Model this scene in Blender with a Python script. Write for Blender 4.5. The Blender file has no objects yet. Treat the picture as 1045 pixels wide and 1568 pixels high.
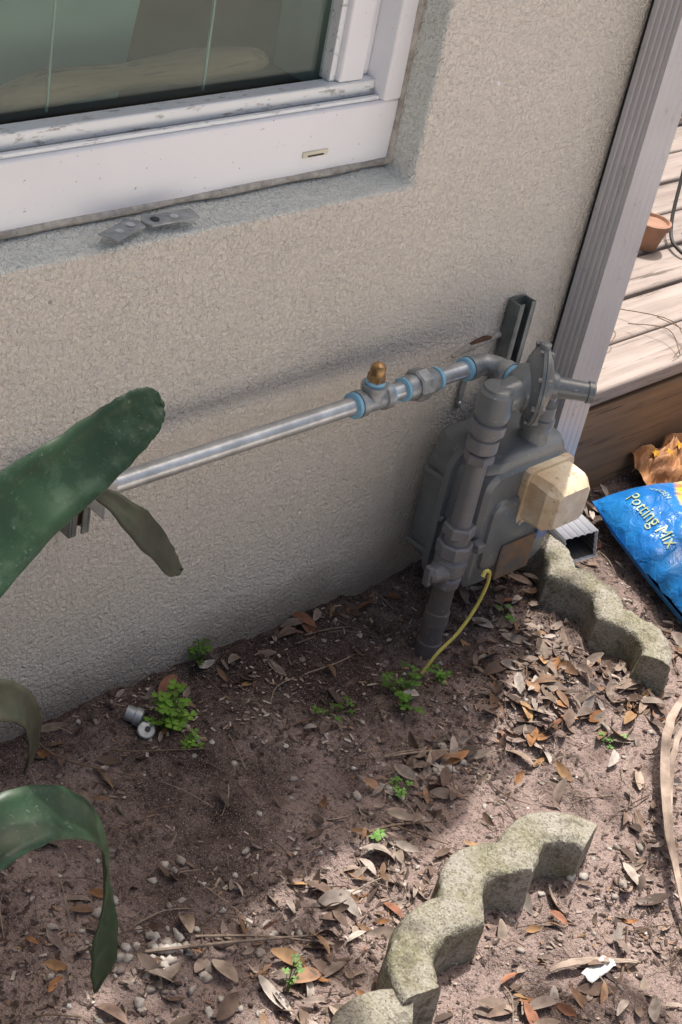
import bpy, bmesh, math, random
from mathutils import Vector, Matrix, noise
random.seed(7)
R=math.radians
scene=bpy.context.scene
COL=bpy.context.collection

# ---------------------------------------------------------------- materials
class NB:
    def __init__(s,name):
        s.m=bpy.data.materials.new(name); s.m.use_nodes=True
        s.t=s.m.node_tree; s.b=s.t.nodes['Principled BSDF']; s.tc=None
    def n(s,typ,**k):
        x=s.t.nodes.new(typ)
        for a,b in k.items(): setattr(x,a,b)
        return x
    def l(s,a,b): s.t.links.new(a,b)
    def co(s):
        if not s.tc: s.tc=s.n('ShaderNodeTexCoord')
        return s.tc.outputs['Object']
    def noise(s,scale,detail=3,rough=.55,vec=None,dist=0):
        x=s.n('ShaderNodeTexNoise'); x.inputs['Scale'].default_value=scale
        x.inputs['Detail'].default_value=detail; x.inputs['Roughness'].default_value=rough
        x.inputs['Distortion'].default_value=dist
        s.l(vec or s.co(),x.inputs['Vector']); return x.outputs['Fac']
    def voro(s,scale,feature='F1',vec=None,out='Distance'):
        x=s.n('ShaderNodeTexVoronoi',feature=feature); x.inputs['Scale'].default_value=scale
        s.l(vec or s.co(),x.inputs['Vector']); return x.outputs[out]
    def ramp(s,fac,stops):
        x=s.n('ShaderNodeValToRGB'); e=x.color_ramp.elements
        while len(e)<len(stops): e.new(.5)
        for el,(p,c) in zip(e,stops):
            el.position=p; el.color=(c,c,c,1) if isinstance(c,(int,float)) else (*c,1)
        s.l(fac,x.inputs[0]); return x.outputs[0]
    def mix(s,fac,a,b,bt='MIX'):
        x=s.n('ShaderNodeMix',data_type='RGBA',blend_type=bt)
        for i,v in ((0,fac),(6,a),(7,b)):
            if isinstance(v,(int,float)): x.inputs[i].default_value=v if i==0 else (v,v,v,1)
            elif isinstance(v,tuple): x.inputs[i].default_value=(*v,1)
            else: s.l(v,x.inputs[i])
        return x.outputs[2]
    def math(s,op,a,b=0.0,c=None):
        x=s.n('ShaderNodeMath',operation=op)
        for i,v in enumerate((a,b)+((c,) if c is not None else ())):
            if isinstance(v,(int,float)): x.inputs[i].default_value=v
            else: s.l(v,x.inputs[i])
        return x.outputs[0]
    def bump(s,h,strength=.5,dist=.003):
        x=s.n('ShaderNodeBump'); x.inputs['Strength'].default_value=strength
        x.inputs['Distance'].default_value=dist; s.l(h,x.inputs['Height'])
        s.l(x.outputs[0],s.b.inputs['Normal'])
    def set(s,color=None,rough=None,metal=None,spec=None):
        for k,v in (('Base Color',color),('Roughness',rough),('Metallic',metal),('Specular IOR Level',spec)):
            if v is None: continue
            if isinstance(v,tuple): s.b.inputs[k].default_value=(*v,1)
            elif isinstance(v,(int,float)): s.b.inputs[k].default_value=v
            else: s.l(v,s.b.inputs[k])
        return s
    def sep(s):
        x=s.n('ShaderNodeSeparateXYZ'); s.l(s.co(),x.inputs[0]); return x.outputs

def simple(name,c1,c2,scale=20,rough=.6,metal=0,bs=80,bst=.2,bd=.001):
    k=NB(name); k.set(k.mix(k.ramp(k.noise(scale,3),[(.35,0),(.65,1)]),c1,c2),rough,metal)
    if bst>.25: k.bump(k.noise(bs,2),bst,bd)
    return k.m

# stucco
def stucco(name,c,c2,dirt=True):
    k=NB(name)
    big=k.ramp(k.noise(1.7,4),[(.35,0),(.68,1)])
    col=k.mix(big,c,c2)
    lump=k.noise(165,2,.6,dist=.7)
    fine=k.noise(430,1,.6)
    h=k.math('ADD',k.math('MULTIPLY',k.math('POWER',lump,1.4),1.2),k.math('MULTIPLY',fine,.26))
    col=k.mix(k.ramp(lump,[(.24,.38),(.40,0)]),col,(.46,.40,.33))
    if dirt:
        z=k.sep()[2]
        f=k.n('ShaderNodeMapRange'); k.l(z,f.inputs[0]); f.inputs[1].default_value=.45; f.inputs[2].default_value=.0; f.inputs[3].default_value=0;f.inputs[4].default_value=1
        pores=k.ramp(fine,[(.30,1),(.40,0)])
        col=k.mix(k.math('MULTIPLY',pores,k.math('MULTIPLY',f.outputs[0],.7)),col,(.26,.21,.17))
        g=k.n('ShaderNodeMapRange'); k.l(k.math('ADD',z,k.math('MULTIPLY',k.noise(9,4),-.09)),g.inputs[0]); g.inputs[1].default_value=.045; g.inputs[2].default_value=-.035; g.inputs[3].default_value=0;g.inputs[4].default_value=.75
        col=k.mix(g.outputs[0],col,(.22,.165,.13))
    k.set(col,.85,0,.25); k.bump(h,1.0,.0075); return k.m
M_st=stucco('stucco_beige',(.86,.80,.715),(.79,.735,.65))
M_sill=stucco('stucco_sill_paint',(.83,.84,.78),(.76,.765,.70),False)

def white():
    k=NB('white_frame_paint')
    col=k.mix(k.ramp(k.noise(6,4),[(.4,0),(.75,1)]),(.92,.92,.945),(.85,.85,.875))
    col=k.mix(k.ramp(k.noise(160,2),[(.72,0),(.76,.6)]),col,(.18,.16,.14))
    k.set(col,.42); return k.m
M_white=white()
def alu():
    k=NB('oxidised_aluminium_track')
    mp=k.n('ShaderNodeMapping'); k.l(k.co(),mp.inputs[0]); mp.inputs['Scale'].default_value=(.5,2,2)
    col=k.mix(k.ramp(k.noise(60,4,.7,mp.outputs[0]),[(.56,0),(.68,.8)]),(.84,.86,.87),(.25,.24,.22))
    k.set(col,.45,.1); return k.m
M_alu=alu()
def caulk():
    k=NB('old_caulk')
    col=k.mix(k.ramp(k.noise(60,4,.7),[(.35,0),(.65,1)]),(.30,.27,.24),(.58,.54,.48))
    k.set(col,.9); k.bump(k.noise(150,2),.7,.003); return k.m
M_caulk=caulk()
def glass():
    k=NB('window_glass'); t=k.t
    g=k.n('ShaderNodeBsdfGlossy'); g.inputs['Roughness'].default_value=.02; g.inputs['Color'].default_value=(.8,.9,.88,1)
    tr=k.n('ShaderNodeBsdfTransparent'); tr.inputs['Color'].default_value=(.90,.95,.93,1)
    mx=k.n('ShaderNodeMixShader'); mx.inputs[0].default_value=.035
    k.l(tr.outputs[0],mx.inputs[1]);k.l(g.outputs[0],mx.inputs[2])
    k.l(mx.outputs[0],t.nodes['Material Output'].inputs['Surface']); return k.m
M_glass=glass()
M_int=simple('interior_dark',(.05,.045,.04),(.07,.06,.05))
M_teal=simple('teal_grey_panel',(.115,.175,.155),(.16,.225,.20),4,.8)
M_brownp=simple('fence_reflection_brown',(.085,.046,.030),(.135,.078,.052),5,.8)
M_teals=simple('pale_teal_strip',(.22,.29,.26),(.18,.24,.21),10,.6)
def wood(name,a,b,ax,rough=.8,dark=(.05,.035,.025)):
    k=NB(name); mp=k.n('ShaderNodeMapping'); k.l(k.co(),mp.inputs[0])
    sc=[28,28,28]; sc[ax]=1.6; mp.inputs['Scale'].default_value=sc
    g=k.noise(1.6,5,.65,mp.outputs[0]); col=k.mix(k.ramp(g,[(.35,0),(.65,1)]),a,b)
    col=k.mix(k.ramp(k.noise(3.5,5,.7,mp.outputs[0]),[(.33,.8),(.43,0)]),col,dark)
    col=k.mix(k.ramp(k.noise(2.3,3),[(.4,0),(.7,.35)]),col,dark)
    k.set(col,rough); k.bump(g,.5,.003); return k.m
M_deck=wood('weathered_deck_board',(.37,.315,.285),(.24,.195,.175),0)
M_fascia=wood('stained_deck_fascia',(.27,.165,.09),(.19,.115,.065),0)
M_log=wood('interior_wood_beam',(.22,.145,.095),(.13,.08,.05),0,.9)

def ground():
    k=NB('dirt')
    n1=k.noise(3.4,3,.6); n2=k.noise(20,4,.7); n3=k.noise(140,3,.7); n4=k.noise(520,1,.6)
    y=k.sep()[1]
    f=k.n('ShaderNodeMapRange'); k.l(y,f.inputs[0]); f.inputs[1].default_value=-.08; f.inputs[2].default_value=-.50; f.inputs[3].default_value=-.10;f.inputs[4].default_value=.10  # soil colour darkened in the wall's shade strip, lightened out in the sun
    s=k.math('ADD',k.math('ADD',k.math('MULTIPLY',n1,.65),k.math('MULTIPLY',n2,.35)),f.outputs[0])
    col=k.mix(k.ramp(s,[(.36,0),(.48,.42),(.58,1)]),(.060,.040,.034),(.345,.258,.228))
    col=k.mix(k.ramp(n3,[(.35,.75),(.48,0)]),col,(.040,.027,.023))
    col=k.mix(k.ramp(n3,[(.60,0),(.74,.4)]),col,(.36,.29,.26))
    col=k.mix(k.ramp(n4,[(.60,0),(.67,.5)]),col,(.52,.46,.43))
    k.set(col,.95,0,.15)
    h=k.math('ADD',k.math('ADD',k.math('MULTIPLY',n2,1.1),k.math('MULTIPLY',n3,.65)),k.math('MULTIPLY',n4,.15))
    k.bump(h,1.0,.014); return k.m
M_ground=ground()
def attrmat(name,rough=.7,bs=90,bst=.3,trans=0.0,spec=.3):
    k=NB(name); a=k.n('ShaderNodeAttribute'); a.attribute_name='Col'
    nz=k.noise(bs,1); col=k.mix(k.ramp(nz,[(.35,.0),(.65,.35)]),a.outputs['Color'],(.03,.022,.018))
    k.set(col,rough,0,spec)
    if trans:
        tr=k.n('ShaderNodeBsdfTranslucent'); k.l(a.outputs['Color'],tr.inputs[0])
        mx=k.n('ShaderNodeMixShader'); mx.inputs[0].default_value=trans
        k.l(k.b.outputs[0],mx.inputs[1]); k.l(tr.outputs[0],mx.inputs[2]); k.l(mx.outputs[0],k.t.nodes['Material Output'].inputs['Surface'])
    return k.m
M_litter=attrmat('dead_leaf')
M_green=attrmat('green_leaf',.5,60,.1,.25)
M_stone=attrmat('pebble_stone',.85,120,.5)
M_twig=attrmat('twig_bark',.85,150,.5)

def meterpaint(name,c=(.185,.205,.215),rough=.30,rust=.3):
    k=NB(name)
    col=k.mix(k.ramp(k.noise(8,4),[(.35,0),(.7,1)]),c,tuple(v*.72 for v in c))
    col=k.mix(k.ramp(k.noise(120,3,.7),[(.64,0),(.73,.7)]),col,(.42,.43,.44))
    col=k.mix(k.ramp(k.noise(26,4,.75),[(.62,0),(.70,rust)]),col,(.14,.085,.05))
    k.set(col,rough,.1,.6); k.bump(k.noise(160,2),.3,.0014); return k.m
M_meter=meterpaint('meter_grey_paint')
M_riser=meterpaint('riser_grey_paint',(.20,.20,.21),.42,.6)
M_buried=meterpaint('pipe_wrap_tape',(.17,.15,.14),.85,.9)
def galv():
    k=NB('galvanised_steel')
    col=k.mix(k.ramp(k.noise(30,4,.7),[(.35,0),(.65,1)]),(.66,.68,.69),(.44,.46,.47))
    k.set(col,.33,.65); return k.m
M_galv=galv()
M_cast=simple('cast_fitting',(.40,.42,.43),(.24,.26,.265),60,.42,.45,200,.35)
M_blue=simple('blue_thread_sealant',(.28,.53,.70),(.20,.44,.62),70,.6)
M_brass=simple('brass_cap',(.48,.30,.13),(.20,.125,.06),60,.35,.7)
M_strut=simple('strut_channel',(.26,.29,.28),(.13,.145,.14),25,.5,.4)
M_rust=simple('rusty_steel',(.20,.09,.045),(.09,.05,.035),50,.85,.2,150,.6)
M_black=simple('dark_recess',(.02,.02,.02),(.03,.03,.03))
def cream():
    k=NB('yellowed_index_cover')
    col=k.mix(k.ramp(k.noise(14,4,.6),[(.38,0),(.66,1)]),(.80,.70,.51),(.58,.41,.24))
    col=k.mix(k.ramp(k.noise(70,4,.75),[(.57,0),(.67,.65)]),col,(.26,.17,.10))
    k.set(col,.32); return k.m
M_cream=cream()
def spout():
    k=NB('grey_downspout_paint')
    col=k.mix(k.ramp(k.noise(5,4),[(.35,0),(.7,1)]),(.50,.50,.525),(.41,.41,.43))
    col=k.mix(k.ramp(k.noise(60,4,.7),[(.60,0),(.72,.5)]),col,(.22,.20,.18))
    k.set(col,.36,.1); return k.m
M_spout=spout()
def concrete():
    k=NB('mossy_concrete')
    n=k.noise(14,5,.65)
    col=k.mix(k.ramp(n,[(.38,0),(.64,1)]),(.36,.335,.285),(.225,.215,.135))
    a=k.voro(420,out='Color'); bw=k.n('ShaderNodeRGBToBW'); k.l(a,bw.inputs[0])
    col=k.mix(k.ramp(bw.outputs[0],[(.60,0),(.8,.4)]),col,(.46,.43,.38))
    col=k.mix(k.ramp(bw.outputs[0],[(.2,.6),(.34,0)]),col,(.12,.10,.07))
    col=k.mix(k.ramp(k.noise(45,3,.7),[(.34,.6),(.46,0)]),col,(.09,.08,.055))
    k.set(col,.95,0,.15)
    h=k.math('ADD',k.noise(70,3,.7),k.math('MULTIPLY',bw.outputs[0],.4)); k.bump(h,1.0,.006); return k.m
M_conc=concrete()
M_bounce=simple('bounce_slab_pale',(.70,.66,.60),(.62,.58,.53),3,.9)
def strap():
    k=NB('strap_leaf_green')
    n=k.noise(45,4,.7); col=k.mix(k.ramp(k.noise(12,3),[(.35,0),(.65,1)]),(.017,.043,.022),(.032,.070,.032))
    col=k.mix(k.ramp(n,[(.50,0),(.62,.35)]),col,(.075,.125,.08))
    col=k.mix(k.math('MULTIPLY',k.ramp(k.noise(230,3,.75),[(.60,0),(.68,.55)]),k.ramp(k.noise(18,2),[(.42,.1),(.60,1)])),col,(.26,.32,.27))
    k.set(col,.40,0,.4); return k.m
M_strap=strap()
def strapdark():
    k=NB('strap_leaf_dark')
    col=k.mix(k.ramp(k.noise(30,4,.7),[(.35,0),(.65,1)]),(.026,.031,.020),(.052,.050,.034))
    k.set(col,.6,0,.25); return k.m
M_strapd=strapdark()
def bagm():
    k=NB('printed_blue_bag')
    a=k.n('ShaderNodeAttribute'); a.attribute_name='Col'
    col=k.mix(k.ramp(k.noise(12,4),[(.4,0),(.8,.5)]),a.outputs['Color'],(.04,.30,.65))
    k.set(col,.28,0,.5); k.bump(k.noise(30,3,.6,dist=1.5),.55,.009); return k.m
M_bag=bagm()
M_print=simple('pale_green_print',(.45,.52,.26),(.30,.42,.25),40,.4)
M_flow=simple('yellow_flower_print',(.75,.42,.04),(.55,.25,.02),40,.5)
M_orange=simple('orange_packet',(.46,.22,.08),(.26,.11,.05),22,.6,0,50,.5,.004)
M_yel=simple('yellow_tracer_wire',(.66,.58,.14),(.50,.43,.10),60,.5)
M_straw=simple('dry_strap_leaf',(.42,.33,.265),(.25,.185,.145),40,.75)
M_terra=simple('terracotta',(.33,.18,.12),(.25,.14,.09),30,.8)
M_wplast=simple('white_plastic_scrap',(.8,.8,.8),(.7,.7,.7),30,.4)
M_bark=simple('tree_bark',(.16,.12,.09),(.09,.07,.05),12,.9,0,40,.8,.01)
M_roof=simple('roof_edge',(.3,.28,.26),(.25,.23,.21),12,.8)

# ---------------------------------------------------------------- geometry helpers
def empty(name,loc=(0,0,0)):
    o=bpy.data.objects.new(name,None); COL.objects.link(o); o.empty_display_size=.05; return o
def mk(name,verts,faces,mat,parent=None,smooth=True,ang=35,cols=None,bevel=0,seg=2):
    me=bpy.data.meshes.new(name); me.from_pydata([tuple(v) for v in verts],[],faces); me.update()
    if cols is None:
        bm=bmesh.new(); bm.from_mesh(me); bmesh.ops.recalc_face_normals(bm,faces=bm.faces)
        bm.to_mesh(me); bm.free()
    else:
        a=me.color_attributes.new('Col','FLOAT_COLOR','POINT')
        a.data.foreach_set('color',[c for col in cols for c in (*col,1.0)])
    if smooth:
        me.polygons.foreach_set('use_smooth',[True]*len(me.polygons)); me.set_sharp_from_angle(angle=R(ang))
    if isinstance(mat,(list,tuple)):
        for m in mat: me.materials.append(m)
    else: me.materials.append(mat)
    o=bpy.data.objects.new(name,me); COL.objects.link(o)
    if parent: o.parent=parent
    if bevel:
        b=o.modifiers.new('bevel','BEVEL'); b.width=bevel; b.segments=seg; b.limit_method='ANGLE'; b.angle_limit=R(40)
    return o
def box(name,a,b,mat,parent=None,bevel=.002,seg=2):
    (x0,y0,z0),(x1,y1,z1)=a,b
    v=[(x0,y0,z0),(x1,y0,z0),(x1,y1,z0),(x0,y1,z0),(x0,y0,z1),(x1,y0,z1),(x1,y1,z1),(x0,y1,z1)]
    f=[(0,3,2,1),(4,5,6,7),(0,1,5,4),(1,2,6,5),(2,3,7,6),(3,0,4,7)]
    return mk(name,v,f,mat,parent,bevel=bevel,seg=seg,smooth=True)
def frame(d,ref=None):
    d=Vector(d).normalized(); r=Vector(ref or ((0,0,1) if abs(d.z)<.9 else (1,0,0)))
    a=(r-d*r.dot(d)).normalized(); return d,a,d.cross(a)
def lathe(name,o,axis,prof,mat,parent=None,segs=32,ang=30,rot=0):
    o=Vector(o); d,a,b=frame(axis); V=[];F=[]
    for t,r in prof:
        for i in range(segs):
            th=2*math.pi*i/segs+rot; V.append(o+d*t+(a*math.cos(th)+b*math.sin(th))*r)
    n=len(prof)
    for j in range(n-1):
        for i in range(segs):
            k=(i+1)%segs; F.append((j*segs+i,j*segs+k,(j+1)*segs+k,(j+1)*segs+i))
    F.append(tuple(range(segs))); F.append(tuple((n-1)*segs+i for i in range(segs)))
    return mk(name,V,F,mat,parent,ang=ang)
def hexnut(name,o,axis,L,r,mat,parent,rot=0,n=6):
    return lathe(name,o,axis,[(0,r*.88),(L*.12,r),(L*.88,r),(L,r*.88)],mat,parent,segs=n,ang=20,rot=rot)
def tube(name,pts,rad,mat,parent=None,segs=12,sub=6,cols=None):
    P=[Vector(p) for p in pts]; Q=[];RR=[]
    n=len(P); rl=rad if isinstance(rad,(list,tuple)) else [rad]*n
    for i in range(n-1):
        p0=P[max(i-1,0)];p1=P[i];p2=P[i+1];p3=P[min(i+2,n-1)]
        for s in range(sub):
            t=s/sub
            Q.append(.5*((2*p1)+(p2-p0)*t+(2*p0-5*p1+4*p2-p3)*t*t+(3*p1-p0-3*p2+p3)*t**3)); RR.append(rl[i]*(1-t)+rl[i+1]*t)
    Q.append(P[-1]);RR.append(rl[-1])
    V=[];F=[];a=None
    for i,q in enumerate(Q):
        d=(Q[min(i+1,len(Q)-1)]-Q[max(i-1,0)]).normalized()
        if a is None: _,a,_b=frame(d)
        a=(a-d*a.dot(d)).normalized(); b=d.cross(a)
        for k in range(segs):
            th=2*math.pi*k/segs; V.append(q+(a*math.cos(th)+b*math.sin(th))*RR[i])
    for j in range(len(Q)-1):
        for i in range(segs):
            k=(i+1)%segs; F.append((j*segs+i,j*segs+k,(j+1)*segs+k,(j+1)*segs+i))
    F.append(tuple(range(segs)));F.append(tuple((len(Q)-1)*segs+i for i in range(segs)))
    if name is None: return V,F
    return mk(name,V,F,mat,parent,ang=50)
def rr(w,h,r,seg=6):
    P=[]
    for cx,cy,a0 in ((w/2-r,h/2-r,0),(-w/2+r,h/2-r,90),(-w/2+r,-h/2+r,180),(w/2-r,-h/2+r,270)):
        for i in range(seg+1):
            a=R(a0+90*i/seg); P.append((cx+r*math.cos(a),cy+r*math.sin(a)))
    return P
def loftY(name,c,layers,mat,parent,seg=6,ang=30):
    V=[];F=[];n=None
    for L in layers:
        y,w,h,r=L[:4]; dx=L[4] if len(L)>4 else 0; dz=L[5] if len(L)>5 else 0
        P=rr(w,h,r,seg); n=len(P)
        for p in P: V.append((c[0]+p[0]+dx,y,c[2]+p[1]+dz))
    for j in range(len(layers)-1):
        for i in range(n):
            k=(i+1)%n; F.append((j*n+i,j*n+k,(j+1)*n+k,(j+1)*n+i))
    F.append(tuple(range(n)));F.append(tuple((len(layers)-1)*n+i for i in range(n)))
    return mk(name,V,F,mat,parent,ang=ang)

# ---------------------------------------------------------------- ground height
def gh(x,y):
    p=Vector((x,y,0))
    h=.014*noise.noise(p*3.1)+.013*noise.noise(p*9.0+Vector((5,1,0)))+.008*noise.noise(p*27)+.004*noise.noise(p*70)
    h+=-.035*math.exp(-((x-1.60)**2+(y+.14)**2)/(2*.07**2))
    if abs(x)>6 or abs(y)>6: h*=.3
    return h
def coords(lo,hi,step,far):
    a=[];v=lo
    while v<hi: a.append(v); v+=step
    L=[];d=step*2;v=lo
    while v>-far: v-=d; d*=1.35; L.append(v)
    U=[];d=step*2;v=a[-1]
    while v<far: v+=d; d*=1.35; U.append(v)
    return L[::-1]+a+U
xs=coords(.55,2.35,.006,60); ys=coords(-1.0,.02,.006,60)
V=[(x,y,gh(x,y)) for y in ys for x in xs]; nx=len(xs)
F=[(j*nx+i,j*nx+i+1,(j+1)*nx+i+1,(j+1)*nx+i) for j in range(len(ys)-1) for i in range(nx-1)]
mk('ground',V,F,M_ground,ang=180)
box('bounce_slab',(-6,-7,-.1),(6,-1.02,.035),M_bounce,None,.01)  # added slab out of view, bounces sunlight up onto the wall

# ---------------------------------------------------------------- house
house=empty('stucco_house')
H=2.0
XS=[-3.0,-.35,1.495,1.975]; ZS=[-.3,.703,1.62,H]
V=[(x,0,z) for z in ZS for x in XS]; F=[];
for j in range(3):
    for i in range(3):
        if (i,j)==(1,1): continue
        F.append((j*4+i,j*4+i+1,(j+1)*4+i+1,(j+1)*4+i))
n=len(V); D=.078
V+=[(-.35,D,.716),(1.497,D,.716),(1.497,D,1.61),(-.35,D,1.61)]
o4=(5,6,10,9)
rev=[]
for a in range(4):
    b=(a+1)%4; rev.append(len(F)); F.append((o4[a],o4[b],n+b,n+a))
m=len(V); V+=[(1.975,5,-.3),(1.975,5,H)]
F.append((3,m,m+1,15,11,7))
w=mk('walls',V,F,[M_st,M_sill],house,bevel=.007,seg=4)
for r_ in rev: w.data.polygons[r_].material_index=1
box('roof',(-3.0,.0,H+.002),(1.975,5,H+.10),M_roof,house,.01)
box('interior_room',(-.6,.9,.3),(1.6,.95,1.9),M_int,house,0)
win=house
def wb(n,a,b,m,bv=.002): return box('window_'+n,a,b,m,win,bv)
wb('frame_bottom',(-.35,.052,.719),(1.496,.10,.803),M_white,.003)
wb('frame_right',(1.462,.050,.8035),(1.494,.10,1.61),M_white,.003)
wb('track_lip',(-.35,.058,.8035),(1.4615,.064,.809),M_alu,.001)
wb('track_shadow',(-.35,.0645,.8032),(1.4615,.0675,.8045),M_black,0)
wb('sash_bottom',(-.35,.070,.8055),(1.4615,.094,.826),M_alu,.002)
wb('sash_right',(1.398,.072,.8265),(1.440,.1,1.61),M_white,.003)
wb('sash_gap',(1.4405,.086,.8265),(1.4615,.1,1.61),M_white,.002)
wb('sash_inner',(1.388,.080,.8265),(1.3975,.1,1.61),M_alu,.001)
wb('glass',(-.35,.095,.8265),(1.3875,.098,1.61),M_glass,0)
wb('weep_cover',(1.335,.0495,.744),(1.378,.0525,.752),simple('cream_vinyl',(.80,.76,.60),(.7,.66,.5)),.001)
box('window_weep_slot',(1.343,.0488,.7455),(1.370,.0494,.7475),M_black,house,0)
pts=[(x,.052+.002*math.sin(x*40),.7185) for x in [-.35+.06*i for i in range(31)]]+[(1.492,.05,.7185)]
tube('caulk_bottom',pts,[.004+.002*random.random() for _ in pts],M_caulk,house,8,3)
pts=[(1.495,.05,.72+.05*i) for i in range(18)]
tube('caulk_right',pts,[.004+.0035*random.random() for _ in pts],M_caulk,house,8,3)
V=[(-.35,.17,.80),(1.132,.17,.80),(1.150,.17,.916),(1.25,.17,1.6),(-.35,.17,1.6)]
mk('interior_teal_panel',V,[(0,1,2,3,4)],M_teal,house,False)
mk('fence_reflection_panel',[(-.35,.21,.7),(1.60,.21,.7),(1.60,.21,1.6),(-.35,.21,1.6)],[(0,1,2,3)],M_brownp,house,False)  # brown sheet standing in for the fence reflected in the glass
box('interior_pale_jamb',(1.405,.115,.8),(1.45,.205,1.6),M_teals,house,.002)
box('interior_strip',(.985,.105,.826),(.9875,.108,1.6),M_teals,house,.0005)
box('interior_strip_b',(1.205,.105,.826),(1.208,.108,1.6),M_teals,house,.0005)
lg=[(.93,.125,.835),(1.0,.125,.845),(1.1,.125,.847),(1.2,.125,.850),(1.29,.128,.847),(1.32,.130,.842)]
tube('interior_beam',lg,[.014,.021,.015,.020,.016,.008],M_log,house,10,5)
def clip(name,cx,cy,ang,hole):
    c,s=math.cos(ang),math.sin(ang); e=empty(name); K=1.25
    def T(p): p=(p[0]*K,p[1]*K,p[2]); return (cx+p[0]*c-p[1]*s,cy+p[0]*s+p[1]*c,p[2])
    out=[(-.028,-.010),(.012,-.010),(.022,-.012),(.028,0),(.022,.012),(.012,.010),(-.028,.010)]
    zt=.712; V=[T((p[0],p[1],zt+.0006+ (0.004 if p[0]<-.02 else 0)+.003)) for p in out]+[T((p[0],p[1],zt+.0025+(0.004 if p[0]<-.02 else 0)+.003)) for p in out]
    n=7;F=[tuple(range(n)),tuple(range(n,2*n))]+[(i,(i+1)%n,n+(i+1)%n,n+i) for i in range(n)]
    mk('plate',V,F,M_cast,e,bevel=.0005)
    q=T((.014,0,zt+.0057)); lathe('screw_hole',q,(0,0,1),[(0,.0055),(.0008,.0055)],M_black if hole else M_galv,e,16)
    q=T((-.006,0,zt+.0055)); lathe('rivet',q,(0,0,1),[(0,.006),(.002,.005),(.003,.002)],M_galv,e,16)
clip('metal_clip',1.036,.014,R(25),False); clip('metal_clip.001',1.105,.020,R(170),True)
tube('wall_caulk_patch',[(1.665,-.001,.405),(1.70,-.001,.412),(1.735,-.001,.414),(1.765,-.001,.420)],[.003,.006,.004,.006],M_caulk,house,8,6)
tube('wall_rust_patch',[(1.70,-.002,.418),(1.73,-.002,.421),(1.75,-.002,.417)],[.002,.004,.002],M_rust,house,8,6)
for (x,z,r_) in ((1.62,.83,.004),(.935,.655,.004),(1.40,.46,.003)):
    lathe('wall_chip',(x,0.001,z),(0,-1,0),[(0,r_),(.0015,r_*.6)],M_white if x>1.6 else M_caulk,house,9)

# ---------------------------------------------------------------- downspout
ds=empty('downspout')
def ribbed(w,d,n=5,amp=.0018):
    P=[];cs=[(-w/2,-d/2),(w/2,-d/2),(w/2,d/2),(-w/2,d/2)]
    for a in range(4):
        p=Vector(cs[a]);q=Vector(cs[(a+1)%4]);L=(q-p).length;t=(q-p)/L;nn=Vector((-t.y,t.x))
        N=n*8
        for i in range(N):
            s=i/N
            off=amp*max(0,math.cos(2*math.pi*(s*(n)))) if .08<s<.92 else 0
            if a==0: off*=.45
            P.append(p+t*L*s+nn*off)
    return P
def loftpath(name,secs,path,mat,parent,cap=True):
    V=[];F=[];n=len(secs)
    for o,xd,yd in path:
        o=Vector(o);xd=Vector(xd).normalized();yd=Vector(yd).normalized()
        for p in secs: V.append(o+xd*p[0]+yd*p[1])
    for j in range(len(path)-1):
        for i in range(n):
            k=(i+1)%n;F.append((j*n+i,j*n+k,(j+1)*n+k,(j+1)*n+i))
    return mk(name,V,F,mat,parent,ang=25)
sec=ribbed(.076,.050)
cx,cy=1.941,-.036
loftpath('pipe',sec,[((cx,cy,z),(1,0,0),(0,1,0)) for z in (.15,.8,H+.05)],M_spout,ds)
pth=[((cx,cy,.15),(1,0,0),(0,1,0)),((cx,cy-.002,.12),(1,0,0),(0,1,.3)),((cx,cy-.015,.085),(1,0,0),(0,.7,.7)),((cx,cy-.045,.062),(1,-.1,0),(0,.35,1)),((cx+.004,cy-.112,.044),(1,-.15,0),(0,.25,1))]
o=loftpath('elbow',[p*.98 for p in sec],pth,M_spout,ds)
s=o.modifiers.new('s','SOLIDIFY'); s.thickness=.0012
loftpath('elbow_inside',[p*.88 for p in sec],[pth[-2],((cx+.004,cy-.108,.045),(1,-.15,0),(0,.25,1))],M_black,ds)
box('gap_shadow',(1.912,-.0095,.15),(1.965,-.001,H),M_black,ds,0)  # black slab painting the shadow line between wall and downspout
box('strap',(1.899,-.066,1.2),(1.984,-.003,1.225),M_spout,ds,.002)

# ---------------------------------------------------------------- gas pipe
gp=empty('gas_supply_pipe')
PY,PZ=-.07,.434
lathe('pipe_run',(.93,PY,PZ),(1,0,0),[(0,.0125),(.70,.0125)],M_galv,gp,32)
tube('pipe_end_elbow',[(.935,PY,PZ),(.915,PY+.006,PZ),(.905,PY+.025,PZ),(.905,0,PZ)],.0165,M_cast,gp,20)
def ring(x,L=.010,r=.0175): lathe('sealant_ring',(x,PY,PZ),(1,0,0),[(0,r*.8),(L*.2,r),(L*.8,r*.97),(L,r*.8)],M_blue,gp,24)
lathe('tee_body',(1.395,PY,PZ),(1,0,0),[(0,.0190),(.010,.0190),(.012,.016),(.045,.016),(.047,.0190),(.058,.0190)],M_cast,gp,28)
lathe('tee_branch',(1.424,PY,PZ),(0,0,1),[(0,.016),(.016,.016),(.017,.0185),(.025,.0185)],M_cast,gp,28)
ring(1.386,.010,.0182); ring(1.4525,.007,.0172)
lathe('branch_sealant',(1.424,PY,PZ+.025),(0,0,1),[(0,.013),(.003,.014),(.006,.0115)],M_blue,gp,20)
hexnut('brass_cap_hex',(1.424,PY,PZ+.030),(0,0,1),.011,.0130,M_brass,gp)
lathe('brass_cap_top',(1.424,PY,PZ+.041),(0,0,1),[(0,.0108),(.009,.0108),(.014,.0085),(.017,.004),(.018,.001)],M_brass,gp,24)
hexnut('union_nut',(1.504,PY,PZ),(1,0,0),.024,.0240,M_cast,gp,n=8)
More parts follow.
